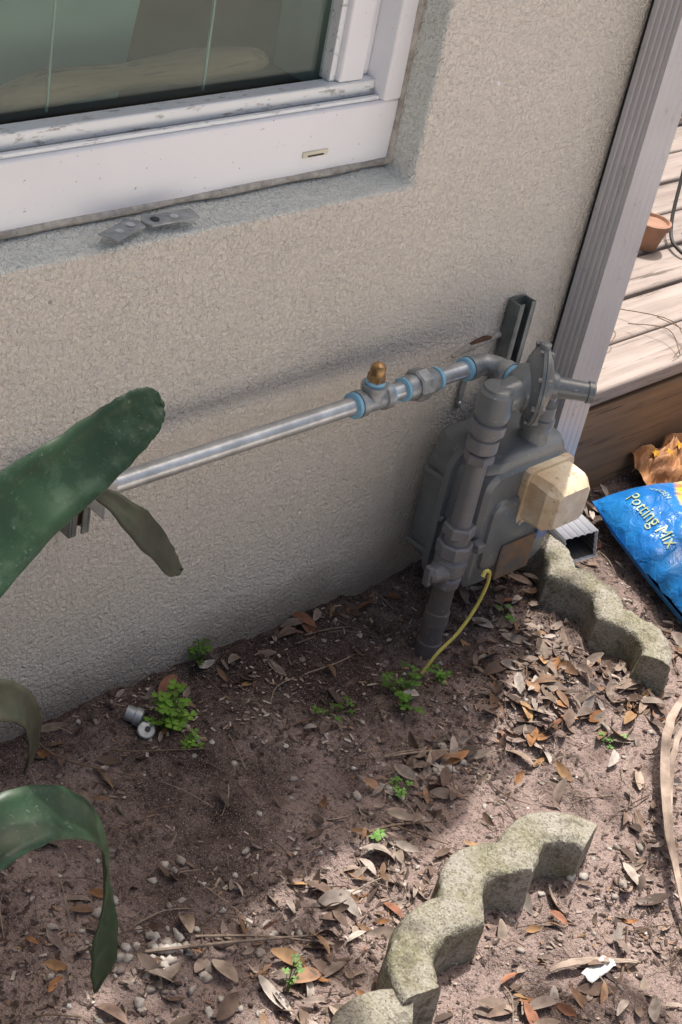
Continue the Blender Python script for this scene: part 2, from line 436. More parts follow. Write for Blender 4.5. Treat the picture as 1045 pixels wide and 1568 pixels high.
lathe('union_left',(1.488,PY,PZ),(1,0,0),[(0,.0165),(.004,.018),(.017,.018)],M_cast,gp,24)
lathe('union_right',(1.527,PY,PZ),(1,0,0),[(0,.020),(.016,.018),(.019,.016)],M_cast,gp,24)
ring(1.481,.008,.0172); ring(1.547,.009,.0172)
ring(1.608,.010,.0175)
lathe('elbow_collar',(1.617,PY,PZ),(1,0,0),[(0,.0185),(.012,.0185),(.013,.0158),(.03,.0158)],M_cast,gp,24)
tube('elbow',[(1.628,PY,PZ),(1.650,PY-.003,PZ),(1.662,PY-.018,PZ),(1.664,PY-.034,PZ)],.0162,M_cast,gp,20)
lathe('outlet_collar',(1.664,PY-.03,PZ),(0,-1,0),[(0,.0185),(.012,.0185)],M_cast,gp,24)
lathe('sealant_ring_b',(1.664,PY-.042,PZ),(0,-1,0),[(0,.0165),(.002,.0175),(.008,.017)],M_blue,gp,24)
lathe('nipple',(1.664,PY-.048,PZ),(0,-1,0),[(0,.013),(.03,.013)],M_riser,gp,24)
def strut(name,x0,z0,z1,mat,w=.042,d=.040):
    e=empty(name); t=.003
    box('back',(x0,-.002-t,z0),(x0+w,-.002,z1),mat,e,.0005)
    box('web_l',(x0,-.002-d,z0),(x0+t,-.0055,z1),mat,e,.0005)
    box('web_r',(x0+w-t,-.002-d,z0),(x0+w,-.0055,z1),mat,e,.0005)
    box('lip_l',(x0+.0035,-.002-d,z0),(x0+.011,-d+.001,z1),mat,e,.0005)
    box('lip_r',(x0+w-.011,-.002-d,z0),(x0+w-.0035,-d+.001,z1),mat,e,.0005)
    return e
strut('strut_channel',1.765,.25,.480,M_strut,.038,.024)
e=strut('strut_channel.001',.968,.338,.398,M_strut,.030,.030)
box('rusty_core',(.972,-.020,.342),(.994,-.0055,.394),M_rust,e,.001)
box('pipe_clamp',(.972,-.087,.400),(.990,-.044,.452),M_galv,e,.002)
e=empty('wall_strap'); box('plate',(1.700,-.006,.305),(1.711,-.002,.366),M_cast,e,.001); lathe('screw',(1.7055,-.006,.315),(0,-1,0),[(0,.004),(.003,.003)],M_galv,e,12)

# ---------------------------------------------------------------- gas meter
gm=empty('gas_meter')
c=(1.728,0,.180)
W_,Hh=.204,.225
loftY('back_shell',c,[(-.018,W_*.72,Hh*.72,.03),(-.024,W_*.86,Hh*.86,.035),(-.04,W_*.95,Hh*.95,.035),(-.078,W_,Hh,.035)],M_meter,gm,8)
loftY('seam_flange',c,[(-.077,W_+.016,Hh+.014,.04),(-.0775,W_+.020,Hh+.018,.04),(-.0885,W_+.020,Hh+.018,.04),(-.089,W_+.016,Hh+.014,.04)],M_meter,gm,8)
loftY('front_shell',c,[(-.0885,W_,Hh,.035),(-.130,W_*.985,Hh*.985,.033),(-.146,W_*.94,Hh*.95,.03),(-.152,W_*.86,Hh*.88,.028)],M_meter,gm,8)
loftY('front_boss',(c[0]-.02,0,c[2]-.01),[(-.150,.11,.13,.02),(-.157,.105,.125,.02),(-.161,.09,.11,.018)],M_meter,gm,8)
def loftZ(name,cx,cy,layers,mat,parent,seg=6):
    V=[];F=[]
    for z,w,d,r in layers:
        P=rr(w,d,r,seg);n=len(P)
        for p in P:V.append((cx+p[0],cy+p[1],z))
    for j in range(len(layers)-1):
        for i in range(n):
            k=(i+1)%n;F.append((j*n+i,j*n+k,(j+1)*n+k,(j+1)*n+i))
    F.append(tuple(range(n)));F.append(tuple((len(layers)-1)*n+i for i in range(n)))
    return mk(name,V,F,mat,parent,ang=30)
loftZ('top_casting',1.728,-.085,[(.25,.188,.125,.03),(.285,.190,.125,.03),(.298,.180,.115,.03),(.305,.15,.09,.025)],M_meter,gm,8)
lathe('outlet_neck',(1.758,-.115,.295),(0,0,1),[(0,.026),(.014,.022),(.025,.0195),(.027,.025),(.045,.025),(.048,.018),(.065,.017)],M_meter,gm,28)
lathe('inlet_neck',(1.675,-.085,.295),(0,0,1),[(0,.026),(.014,.022),(.025,.0195),(.027,.025),(.045,.025),(.048,.018),(.10,.017)],M_meter,gm,28)
tube('outlet_bend',[(1.758,-.115,.355),(1.757,-.120,.385),(1.745,-.130,.402),(1.71,-.14,.41)],.0175,M_meter,gm,20)
box('side_rib',(1.6235,-.082,.10),(1.628,-.030,.108),M_meter,gm,.001)
box('side_rib_b',(1.6235,-.082,.235),(1.628,-.030,.243),M_meter,gm,.001)
for i,(x,z) in enumerate(((1.64,.282),(1.816,.282),(1.64,.08),(1.816,.08),(1.728,.296),(1.728,.066),(1.621,.18),(1.835,.18))):
    hexnut('flange_bolt_%d'%i,(x,-.076,z),(0,-1,0),.018,.0055,M_meter,gm)
loftY('index_base',(1.762,0,.232),[(-.150,.108,.096,.010),(-.163,.108,.096,.010)],M_cream,gm,2)
loftY('index_cover',(1.762,0,.232),[(-.162,.098,.086,.010),(-.198,.096,.084,.012),(-.216,.072,.060,.008)],M_cream,gm,1,ang=20)
for dx in (-.046,.046):
    hexnut('cover_screw',(1.762+dx,-.163,.187),(0,-1,0),.003,.004,M_galv,gm)
box('rust_plate',(1.690,-.166,.085),(1.770,-.160,.150),simple('rusted_badge',(.27,.16,.09),(.14,.13,.115),40,.7,.2),gm,.003)
box('blue_sticker',(1.785,-.1565,.125),(1.812,-.1515,.155),simple('blue_sticker',(.03,.12,.40),(.25,.3,.45),60,.5),gm,.001)
gr=empty('gas_regulator_riser')
RX,RY=1.602,-.14
lathe('buried_pipe',(RX+.002,RY,-.09),(0,0,1),[(0,.019),(.05,.0185),(.052,.0205),(.075,.020),(.077,.0178),(.11,.0178),(.112,.020),(.135,.0195),(.137,.0175),(.20,.017)],M_buried,gr,24)
lathe('valve_body',(RX,RY,.095),(0,0,1),[(0,.018),(.004,.022),(.018,.023),(.022,.019),(.03,.025),(.05,.025),(.055,.019),(.06,.017)],M_riser,gr,24)
lathe('valve_core',(RX-.045,RY+.0,.128),(1,0,0),[(0,.009),(.005,.014),(.018,.015),(.024,.019),(.06,.019),(.066,.015),(.075,.012)],M_riser,gr,20)
box('valve_key',(RX-.050,RY-.006,.112),(RX-.040,RY+.006,.146),M_riser,gr,.002)
hexnut('valve_union_lower',(RX,RY,.155),(0,0,1),.024,.028,M_riser,gr,n=8)
lathe('union_neck',(RX,RY,.178),(0,0,1),[(0,.019),(.014,.019)],M_riser,gr,24)
hexnut('valve_union_upper',(RX,RY,.190),(0,0,1),.020,.025,M_riser,gr,rot=.3)
box('valve_tee_tab',(RX+.02,RY-.03,.162),(RX+.036,RY-.012,.178),M_riser,gr,.002)
lathe('riser_pipe',(RX,RY,.205),(0,0,1),[(0,.0155),(.15,.0155)],M_riser,gr,28)
hexnut('riser_top_nut',(RX,RY,.322),(0,0,1),.016,.0225,M_riser,gr)
lathe('coupling',(RX,RY,.342),(0,0,1),[(0,.018),(.002,.023),(.022,.023),(.024,.020),(.030,.0205),(.032,.0265),(.048,.0275),(.050,.022)],M_riser,gr,28)
lathe('regulator_body',(RX+.003,RY,.388),(0,0,1),[(0,.020),(.006,.024),(.018,.0265),(.050,.0265),(.054,.022),(.058,.0215),(.060,.017),(.061,.001)],M_meter,gr,28)
Dc=Vector((1.678,-.150,.437)); ax=Vector((.72,-.69,.0)).normalized()
lathe('regulator_arm',(RX-.012,RY,.424),(1,-.1,.12),[(0,.018),(.01,.023),(.05,.024),(.058,.030),(.078,.036)],M_meter,gr,24)
lathe('diaphragm_case',Dc-ax*.022,ax,[(0,.020),(.004,.032),(.010,.046),(.016,.052),(.017,.060),(.0215,.061),(.022,.0585),(.0225,.061),(.027,.060),(.028,.052),(.034,.044),(.040,.028),(.043,.020)],M_meter,gr,40)
for i in range(8):
    a=2*math.pi*i/8+.2; d,u,v=frame(ax); p=Dc-ax*.010+(u*math.cos(a)+v*math.sin(a))*.056
    hexnut('case_bolt_%d'%i,p,ax,.020,.0042,M_riser,gr)
lathe('adjusting_tower',Dc+ax*.018,ax,[(0,.022),(.010,.0205),(.012,.0155),(.055,.0145),(.056,.0165),(.064,.0165),(.066,.013)],M_meter,gr,28)
lathe('vent',(Dc.x+.03,Dc.y-.005,Dc.z-.04),(0,0,-1),[(0,.017),(.02,.017),(.022,.020),(.032,.020)],M_meter,gr,20)
lathe('case_top_lug',Dc+Vector((-.004,0,.058)),(0,0,1),[(0,.008),(.008,.008),(.010,.004)],M_meter,gr,12)

# ---------------------------------------------------------------- deck
dk=empty('wooden_deck')
y=-.002;i=0
while y<3.2:
    z=.222+random.uniform(-.003,.003)
    box('board_%d'%i,(1.99,y+.005,z-.03),(7,y+.109,z),M_deck,dk,.005); y+=.114; i+=1
box('fascia',(1.995,.004,-.05),(7,.034,.185),M_fascia,dk,.003)
box('joist',(2.0,.05,-.05),(7,.08,.18),M_black,dk,0)

def leafcloud(name,spots,n,size,cols,mat,parent=None,flat=.0):
    V=[];F=[];C=[]
    for _ in range(n):
        s=random.choice(spots); cx,cy,cz,rx,ry,rz=s
        while True:
            p=Vector((random.uniform(-1,1),random.uniform(-1,1),random.uniform(-1,1)))
            if p.length<1: break
        q=Vector((cx+p.x*rx,cy+p.y*ry,cz+p.z*rz))
        L=size*random.uniform(.6,1.3);Wd=L*.38
        d=Vector((random.gauss(0,1),random.gauss(0,1),random.gauss(0,.6))).normalized()
        e=d.cross(Vector((random.gauss(0,.5),random.gauss(0,.5),1))).normalized(); b=len(V)
        nn=d.cross(e)
        V+=[q-d*L*.5,q+e*Wd*.5+nn*.1*L,q+d*L*.5,q-e*Wd*.5+nn*.1*L]; F+=[(b,b+1,b+2),(b,b+2,b+3)]
        c=random.choice(cols);k=random.uniform(.7,1.3);C+=[tuple(x*k for x in c)]*4
    return mk(name,V,F,mat,parent,smooth=False,cols=C)
G1=[(.04,.09,.025),(.06,.12,.03),(.03,.06,.02)]
hd=empty('background_shrub')
leafcloud('shrub_leaves',[(3.9+.5*i,2.2+.3*math.sin(i),.5,.5,.5,.5) for i in range(7)]+[(3.62,1.12,.44,.34,.32,.24)]*3,7000,.07,G1+[(.10,.08,.04)],M_green,hd)
for i in range(8): tube('stem_%d'%i,[(3.8+.4*i,2.2,0),(3.85+.4*i,2.3,.5),(3.8+.42*i,2.2,.9)],[.015,.01,.004],M_bark,hd,8)
lathe('terracotta_pot',(2.68,.355,.224),(0,0,1),[(0,.022),(.045,.034),(.047,.038),(.060,.039),(.061,.034),(.055,.031)],M_terra,None,24)
tube('hanging_cable',[(3.10,.66,.9),(2.86,.44,.42),(2.76,.36,.26),(2.72,.30,.235),(2.74,.26,.232),(2.79,.29,.24),(2.78,.34,.245)],.004,M_black,None,8)

# ---------------------------------------------------------------- edging
def edging(name,cusps,side,bulge,w,h,zb=-.03):
    e=empty(name)
    cusps=[Vector(c) for c in cusps]
    C=[]
    for i in range(len(cusps)-1):
        a,b=cusps[i],cusps[i+1];d=(b-a);n=Vector((-d.y,d.x)).normalized()*side
        for k in range(25):
            t=k/24
            if k==0 and i>0: continue
            C.append(a+d*t+n*bulge*math.sin(math.pi*t)**.75)
    P=C;V=[];F=[];N=len(P)
    cs=[(-.5,0),(-.5,.25),(-.5,.5),(-.5,.75),(-.49,.88),(-.46,.96),(-.38,1),(-.2,1.01),(0,1.01),(.2,1.01),(.38,1),(.46,.96),(.49,.88),(.5,.75),(.5,.5),(.5,.25),(.5,0)]
    for i,p in enumerate(P):
        d=(P[min(i+1,N-1)]-P[max(i-1,0)]).normalized();n=Vector((-d.y,d.x))
        for (s,t) in cs:
            q=p+n*s*w; z=zb+t*(h-zb)
            nz=noise.noise(Vector((q.x*30,q.y*30,z*30)))*.004+noise.noise(Vector((q.x*90,q.y*90,z*90)))*.003
            V.append((q.x+n.x*nz,q.y+n.y*nz,z+nz))
    m=len(cs)
    for j in range(N-1):
        for i in range(m-1): F.append((j*m+i,j*m+i+1,(j+1)*m+i+1,(j+1)*m+i))
    F.append(tuple(range(m)));F.append(tuple((N-1)*m+i for i in range(m)))
    mk('scalloped_block',V,F,M_conc,e,ang=50); return e
edging('concrete_edging',[(1.865,-.065),(1.838,-.185),(1.828,-.30),(1.80,-.415)],1,.032,.050,.062)
edging('concrete_edging.001',[(1.417,-.600),(1.302,-.572),(1.184,-.590),(1.052,-.650)],-1,.036,.056,.072)
edging('concrete_edging.002',[(1.035,-.652),(.92,-.675),(.80,-.69)],-1,.036,.055,.062)

# ---------------------------------------------------------------- potting mix bag
bag=empty('potting_mix_bag')
e1=Vector((-.36,-.93,0)).normalized(); e2=Vector((.93,-.36,0)).normalized()
BL,BW=.29,.17
bc=Vector((2.085,-.035,0))+e1*BL+e2*BW
def bagp(u,v,off=0):
    u=max(-1,min(1,u));v=max(-1,min(1,v))
    th=.060*max(0,(1-abs(u)**5))**.6*max(0,(1-abs(v)**3.2))**.6
    wr=.012*noise.noise(Vector((u*4,v*3,1.7)))+.006*noise.noise(Vector((u*11,v*8,4)))+.003*abs(noise.noise(Vector((u*24,v*12,9))))
    zz=.035+th+wr*(1-abs(u)**6)
    sq=1-.06*abs(u)**2
    return bc+e1*(u*BL*(1-.07*v*v))+e2*(v*BW*sq)+Vector((0,0,zz+off)), th
N1,N2=100,60;V=[];C=[];F=[]
for s in (1,-1):
    for i in range(N1+1):
        for j in range(N2+1):
            u=-1+2*i/N1;v=-1+2*j/N2;p,th=bagp(u,v)
            if s<0: p=Vector((p.x,p.y,max(.0,.035-th*.9)))
            V.append(p)
            yel=(v>-.1+.25*math.sin(u*5+1)) and u<-.15
            C.append((.75,.50,.06) if yel and noise.noise(Vector((u*9,v*9,0)))>-.1 else ((.60,.22,.04) if yel else (.010,.15,.47)))
m=(N1+1)*(N2+1)
for i in range(N1):
    for j in range(N2):
        a=i*(N2+1)+j; F.append((a,a+N2+1,a+N2+2,a+1)); F.append((m+a,m+a+1,m+a+N2+2,m+a+N2+1))
mk('bag',V,F,M_bag,bag,ang=180,cols=C)
def ontobag(name,P2,F2,u0,v0,mat,off=.0015):
    V=[]
    for (a,b) in P2:
        p,_=bagp(u0+a/BL,v0+b/BW,off); V.append(p)
    return mk(name,V,F2,mat,bag,smooth=False,cols=[(1,1,1)]*len(V))
def text(s,size,u0,v0,nm):
    c=bpy.data.curves.new('txt','FONT'); c.body=s; c.size=size; o=bpy.data.objects.new('txt',c); COL.objects.link(o)
    dg=bpy.context.evaluated_depsgraph_get(); me=bpy.data.meshes.new_from_object(o.evaluated_get(dg))
    P=[(v.co.x,v.co.y) for v in me.vertices]; Fs=[tuple(p.vertices) for p in me.polygons]
    bpy.data.objects.remove(o); ontobag(nm,P,Fs,u0,v0,M_print,.0025)
text('Potting Mix',.034,-.82,-.78,'label_text'); text('GARDEN',.014,-.82,-.48,'label_small_text')
def flower(u0,v0,r,nm):
    P=[];Fs=[]
    for k in range(12):
        a=2*math.pi*k/12;b=len(P)
        P+=[(0,0),(r*.6*math.cos(a-.22),r*.6*math.sin(a-.22)),(r*math.cos(a),r*math.sin(a)),(r*.6*math.cos(a+.22),r*.6*math.sin(a+.22))]; Fs.append((b,b+1,b+2,b+3))
    ontobag(nm,P,Fs,u0,v0,M_flow,.003)
    P=[(r*.25*math.cos(t*.628),r*.25*math.sin(t*.628)) for t in range(10)]
    ontobag(nm+'_centre',P,[tuple(range(10))],u0,v0,M_orange,.0045)
flower(-.02,-.68,.028,'flower_print'); flower(.14,-.60,.028,'flower_print_b'); flower(-.5,.1,.04,'flower_print_c')
pk=empty('flower_seed_packet');V=[];F=[];C=[]
for i in range(31):
    for j in range(21):
        u,v=-1+i/15,-1+j/10
        V.append((2.35+.09*u,-.045+.035*v*(1-.2*u)+.010*math.sin(u*6),.022+.03*(1-u*u)*(1-v*v)+.030*v+.022*noise.noise(Vector((u*3,v*3,0)))+.010*noise.noise(Vector((u*12,v*9,3)))))
F=[(i*21+j,(i+1)*21+j,(i+1)*21+j+1,i*21+j+1) for i in range(30) for j in range(20)]
mk('packet',V,F,M_orange,pk,ang=180)
for k,(fx,fy,fz) in enumerate(((2.325,-.045,.056),(2.36,-.04,.060),(2.30,-.03,.055))):
    V=[Vector((fx,fy,fz+.006))];F=[]
    for q in range(10):
        a=q*.628; rr_=.013 if q%2==0 else .006; V.append(Vector((fx+rr_*math.cos(a),fy+rr_*.8*math.sin(a),fz+rr_*.4*math.sin(a)+.002)))
    F=[(0,1+q,1+(q+1)%10) for q in range(10)]
    mk('flower_%d'%k,V,F,M_flow,pk,smooth=False)

# ---------------------------------------------------------------- scatter: litter
def leafgeo(V,F,C,q,L,Wd,yaw,tilt,roll,curl,col,nseg=5):
    M=Matrix.Rotation(yaw,3,'Z')@Matrix.Rotation(tilt,3,'Y')@Matrix.Rotation(roll,3,'X'); b=len(V)
    for i in range(nseg+1):
        t=i/nseg; w=Wd*.5*(math.sin(math.pi*min(1,t*.93+.04))**.8); x=(t-.5)*L; z=curl*L*(.25-(t-.5)**2)*-1.2
        for s in (-1,0,1):
            p=M@Vector((x,s*w,z+abs(s)*w*.45*(1 if curl>0 else .6))); V.append(q+p); 
            k=1.0 if s else .8; C.append(tuple(c*k for c in col))
    for i in range(nseg):
        for s in (0,1):
            a=b+i*3+s; F.append((a,a+1,a+4,a+3))
LC=[(.34,.25,.19),(.42,.33,.26),(.48,.40,.34),(.25,.17,.13),(.18,.12,.09),(.55,.48,.42),(.34,.20,.12),(.30,.23,.19),(.38,.30,.25),(.14,.10,.08)]
OR=[(.50,.24,.10),(.46,.27,.13),(.38,.17,.10)]
clusters=[
 (1.80,-.13,.06,.05,60),(1.72,-.22,.06,.05,65),(1.68,-.33,.06,.05,90),(1.60,-.37,.05,.025,65),(1.75,-.42,.05,.04,60),(1.95,-.42,.07,.07,40),
 (1.40,-.34,.06,.018,55),(1.33,-.38,.04,.025,28),(1.22,-.45,.05,.03,24),(1.12,-.45,.07,.04,34),(1.00,-.50,.08,.04,46),(.88,-.42,.12,.07,30),(.80,-.3,.1,.1,12),
 (1.0,-.10,.12,.05,20),(1.15,-.035,.15,.015,24),(1.45,-.025,.12,.010,24),(1.30,-.73,.12,.05,55),(1.52,-.65,.09,.05,36),(1.62,-.55,.10,.04,16),(1.15,-.72,.06,.04,20),(.95,-.58,.1,.04,28),(1.45,-.16,.15,.08,6),(2.1,-.08,.05,.05,15)]
V=[];F=[];C=[]
def addleaf(x,y,sc=1):
    if y>-.012 : return
    L=random.choice((random.uniform(.016,.030),random.uniform(.028,.050)))*sc; Wd=L*random.uniform(.26,.45)
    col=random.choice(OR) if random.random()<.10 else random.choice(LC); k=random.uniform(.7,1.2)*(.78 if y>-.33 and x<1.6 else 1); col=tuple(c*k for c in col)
    z=gh(x,y)+.002+random.random()*.007
    leafgeo(V,F,C,Vector((x,y,z)),L,Wd,random.uniform(0,6.28),random.gauss(0,.28),random.gauss(0,.45),random.uniform(-.6,1.2),col)
for (x,y,sx,sy,n) in clusters:
    for _ in range(n): addleaf(random.gauss(x,sx),random.gauss(y,sy))
for _ in range(170): addleaf(random.uniform(.6,2.2),random.uniform(-.95,-.02),.75)
for _ in range(300): addleaf(random.uniform(-3,5),random.uniform(-1,-.02),1)
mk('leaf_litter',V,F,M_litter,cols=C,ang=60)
V=[];F=[];C=[]
for _ in range(18000):
    x=random.uniform(.6,2.2);y=random.uniform(-.95,-.005)
    if random.random()>.36+1.3*noise.noise(Vector((x*5,y*5,3))): continue
    L=random.uniform(.003,.012);Wd=random.uniform(.001,.004);a=random.uniform(0,6.28);z=gh(x,y)+.001
    d=Vector((math.cos(a),math.sin(a),random.uniform(-.3,.3)));s=Vector((-d.y,d.x,random.uniform(-.4,.4)));q=Vector((x,y,z+.0015));b=len(V)
    V+=[q-d*L/2-s*Wd/2,q+d*L/2-s*Wd/2,q+d*L/2+s*Wd/2,q-d*L/2+s*Wd/2];F.append((b,b+1,b+2,b+3))
    c=random.choice(LC+[(.07,.045,.035)]*14);C+=[c]*4
mk('mulch_crumbs',V,F,M_litter,cols=C,smooth=False)
V=[];F=[];C=[]
ico=bmesh.new(); bmesh.ops.create_icosphere(ico,subdivisions=2,radius=1); iv=[v.co.copy() for v in ico.verts]; ifc=[tuple(v.index for v in f.verts) for f in ico.faces]; ico.free()
def peb(x,y,r,col):
    b=len(V);sd=random.uniform(0,100);sc=(random.uniform(.8,1.5),random.uniform(.6,1.1),random.uniform(.5,.8));M=Matrix.Rotation(random.uniform(0,6),3,'Z')
    for p in iv:
        k=1+.7*noise.noise(p*1.5+Vector((sd,0,0)))
        V.append(M@Vector((p.x*sc[0],p.y*sc[1],p.z*sc[2]))*r*k+Vector((x,y,gh(x,y)+r*.2)));C.append(col)
    F.extend(tuple(b+i for i in f) for f in ifc)
PC=[(.48,.43,.38),(.52,.47,.42),(.38,.33,.29),(.55,.52,.47),(.28,.23,.20)]
for (cx_,cy_,sx,sy,n,r0) in ((.86,-.405,.035,.03,45,.006),(.84,-.35,.03,.02,14,.006),(1.40,-.335,.05,.02,22,.0055),(1.32,-.35,.03,.02,14,.006),(1.55,-.40,.1,.05,22,.004),(1.45,-.62,.08,.05,22,.006),(1.1,-.1,.3,.04,25,.004),(.93,-.46,.12,.05,20,.0055),(.95,-.3,.12,.06,24,.0045)):
    for _ in range(n):
        y=random.gauss(cy_,sy)
        if y<-.01: peb(random.gauss(cx_,sx),y,r0*random.uniform(.4,1.3),random.choice(PC))
for _ in range(1100): peb(random.uniform(.6,2.1),random.uniform(-.9,-.01),random.uniform(.0012,.0045),random.choice(PC+[(.10,.07,.06),(.14,.10,.088)]*5))
mk('pebbles',V,F,M_stone,cols=C,ang=180)
V=[];F=[];C=[]
def twig(p,q,r,bend=.02,col=(.2,.14,.1)):
    p=Vector((p[0],p[1],gh(*p)+r+.003));q=Vector((q[0],q[1],gh(*q)+r+.004));m_=(p+q)/2+Vector((random.gauss(0,bend),random.gauss(0,bend),.004))
    v,f=tube(None,[p,m_,q],[r,r*.9,r*.5],None,segs=6,sub=5);b=len(V);V.extend(v);F.extend(tuple(b+i for i in t) for t in f);C.extend([col]*len(v))
twig((1.345,-.300),(1.455,-.352),.0022,.003,(.34,.26,.2)); twig((1.345,-.300),(1.40,-.318),.0018,.003,(.34,.26,.2))
twig((1.20,-.40),(1.32,-.43),.002,.006); twig((1.24,-.36),(1.30,-.47),.0017,.006); twig((.86,-.39),(1.06,-.49),.0022,.006,(.3,.23,.18)); twig((.93,-.40),(1.05,-.50),.0017,.006,(.36,.28,.22))
twig((1.02,-.10),(1.13,-.17),.0015); twig((.95,-.02),(1.03,-.17),.002); twig((1.40,-.05),(1.54,-.09),.0015)
twig((1.22,-.78),(1.40,-.70),.002);twig((1.9,-.25),(2.0,-.42),.003)
for _ in range(340):
    x,y=random.uniform(.65,2.1),random.uniform(-.9,-.03);a=random.uniform(0,6.28);L=random.uniform(.02,.09)
    y2=min(-.01,y+L*math.sin(a)); twig((x,y),(x+L*math.cos(a),y2),random.uniform(.0004,.0011),.006,random.choice([(.2,.14,.1),(.33,.26,.2),(.12,.08,.06)]))
mk('twigs',V,F,M_twig,cols=C,ang=60)
V=[];F=[];C=[]
for _ in range(16):
    x=random.uniform(2.2,2.75);y=random.uniform(0,.12);a=random.uniform(-.6,1.2);L=random.uniform(.06,.2)
    v,f=tube(None,[(x,y,.232),(x+L*.5*math.cos(a),y+L*.5*math.sin(a),.25),(x+L*math.cos(a+.5),y+L*math.sin(a+.5),.235)],.0010,None,segs=5,sub=5);b=len(V);V.extend(v);F.extend(tuple(b+i for i in t) for t in f);C.extend([(.2,.14,.1)]*len(v))
mk('dry_vine_twigs',V,F,M_twig,cols=C,ang=60)

# ---------------------------------------------------------------- weeds
def weed(name,x,y,n,spread,h,ls,col=(.20,.40,.05)):
    V=[];F=[];C=[]
    for _ in range(n):
        a=random.uniform(0,6.28);r=spread*random.random()**.6;p=Vector((x+r*math.cos(a),min(-.006,y+r*math.sin(a)),gh(x,y)+h*random.uniform(.3,1)))
        base=Vector((x+r*.2*math.cos(a),min(-.004,y+r*.2*math.sin(a)),gh(x,y)-.002))
        v,f=tube(None,[base,(base+p)/2+Vector((0,0,h*.2)),p],.0006,None,segs=4,sub=3);b=len(V);V.extend(v);F.extend(tuple(b+i for i in t) for t in f);C.extend([(.14,.24,.04)]*len(v))
        k=random.uniform(.6,1.2);y0=random.uniform(0,6)
        for j in range(3):
            an=y0+j*2.094; d=Vector((math.cos(an),math.sin(an),random.uniform(-.1,.25)));s=Vector((-d.y,d.x,0));L=ls*random.uniform(.8,1.1);b=len(V)
            V+=[p,p+d*L*.45+s*L*.42,p+d*L*.95+s*L*.36,p+d*L*.80+Vector((0,0,-.1*L)),p+d*L*.95-s*L*.36,p+d*L*.45-s*L*.42]
            F+=[(b,b+1,b+2,b+3),(b,b+3,b+4,b+5)];C+=[tuple(c*k for c in col)]*6
    mk(name,V,F,M_green,cols=C,ang=180)
weed('clover_weed',1.112,-.10,32,.038,.05,.011)
weed('clover_weed.001',1.245,-.012,12,.02,.05,.008,(.16,.32,.05))
weed('clover_weed.002',1.470,-.200,16,.032,.04,.009,(.11,.24,.04))
weed('clover_weed.003',1.455,-.245,10,.024,.03,.009,(.15,.34,.04))
weed('clover_weed.004',1.34,-.20,9,.03,.02,.007,(.12,.26,.04))
weed('clover_weed.005',1.115,-.155,7,.018,.02,.008)
weed('clover_weed.006',1.545,-.215,9,.018,.03,.008,(.16,.36,.05))
weed('clover_weed.007',1.31,-.365,7,.02,.02,.007,(.2,.42,.08))
weed('clover_weed.008',.965,-.525,8,.012,.05,.006,(.2,.36,.10))
weed('clover_weed.009',1.225,-.41,5,.01,.01,.008,(.2,.42,.08))
weed('clover_weed.010',1.66,-.46,8,.02,.02,.006,(.2,.4,.1))
weed('clover_weed.011',1.74,-.18,6,.02,.02,.007,(.2,.42,.08))
weed('clover_weed.012',1.89,-.46,4,.012,.01,.009,(.25,.5,.06))
tube('yellow_tracer_wire',[(1.530,-.195,-.01),(1.552,-.197,.022),(1.585,-.2,.050),(1.612,-.2,.088),(1.624,-.2,.125),(1.622,-.2,.150),(1.612,-.2,.158),(1.606,-.2,.150)],[.0028]*7+[.0034],M_yel,None,10)
mc=empty('metal_pipe_cap'); g=gh(1.07,-.08)
lathe('cap',(1.072,-.062,g+.014),(.55,-.75,-.15),[(0,.011),(.012,.011),(.013,.013),(.022,.013),(.024,.009)],M_cast,mc,20)
lathe('tag',(1.078,-.100,g+.008),(-.2,-.5,1),[(0,.012),(.002,.0125),(.003,.011)],M_cast,mc,18)
lathe('tag_hole',(1.079,-.102,g+.0115),(-.2,-.5,1),[(0,.004),(.0006,.004)],M_black,mc,12)
def strapleaf(name,pts,wid,mat,parent=None,nrm=(0,0,1),cup=.25,sub=8):
    P=[Vector(p) for p in pts];n=len(P);Q=[];T=[]
    for i in range(n-1):
        p0=P[max(i-1,0)];p1=P[i];p2=P[i+1];p3=P[min(i+2,n-1)]
        for s in range(sub):
            t=s/sub;Q.append(.5*((2*p1)+(p2-p0)*t+(2*p0-5*p1+4*p2-p3)*t*t+(3*p1-p0-3*p2+p3)*t**3));T.append((i+t)/(n-1))
    Q.append(P[-1]);T.append(1);V=[];F=[]
    nr=nrm if isinstance(nrm,list) else [nrm]*n
    for i,q in enumerate(Q):
        d=(Q[min(i+1,len(Q)-1)]-Q[max(i-1,0)]).normalized();k=T[i]*(n-1);a=min(int(k),n-2);f=k-a
        nn=(Vector(nr[a])*(1-f)+Vector(nr[a+1])*f); nn=(nn-d*nn.dot(d)).normalized(); s=d.cross(nn)
        w=(wid[a]*(1-f)+wid[a+1]*f)/2
        for c in (-1,-.66,-.33,0,.33,.66,1):
            V.append(q+s*c*w+nn*cup*w*(c*c)+nn*.0025*noise.noise(Vector((i*.35,c*2,7)))+s*.0015*noise.noise(Vector((i*.5,0,3))))
    for i in range(len(Q)-1):
        for c in range(6): F.append((i*7+c,i*7+c+1,(i+1)*7+c+1,(i+1)*7+c))
    o=mk(name,V,F,mat,parent,ang=180); s=o.modifiers.new('s','SOLIDIFY');s.thickness=.0014; return o
dl=empty('dry_strap_leaves')
strapleaf('leaf_a',[(1.82,-.47,.02),(1.74,-.50,.03),(1.66,-.55,.035),(1.56,-.635,.03),(1.47,-.735,.02)],[.008,.013,.014,.012,.006],M_straw,dl)
strapleaf('leaf_b',[(1.80,-.50,.015),(1.72,-.53,.02),(1.64,-.58,.02),(1.54,-.66,.02),(1.45,-.76,.01)],[.006,.008,.009,.007,.004],M_straw,dl)
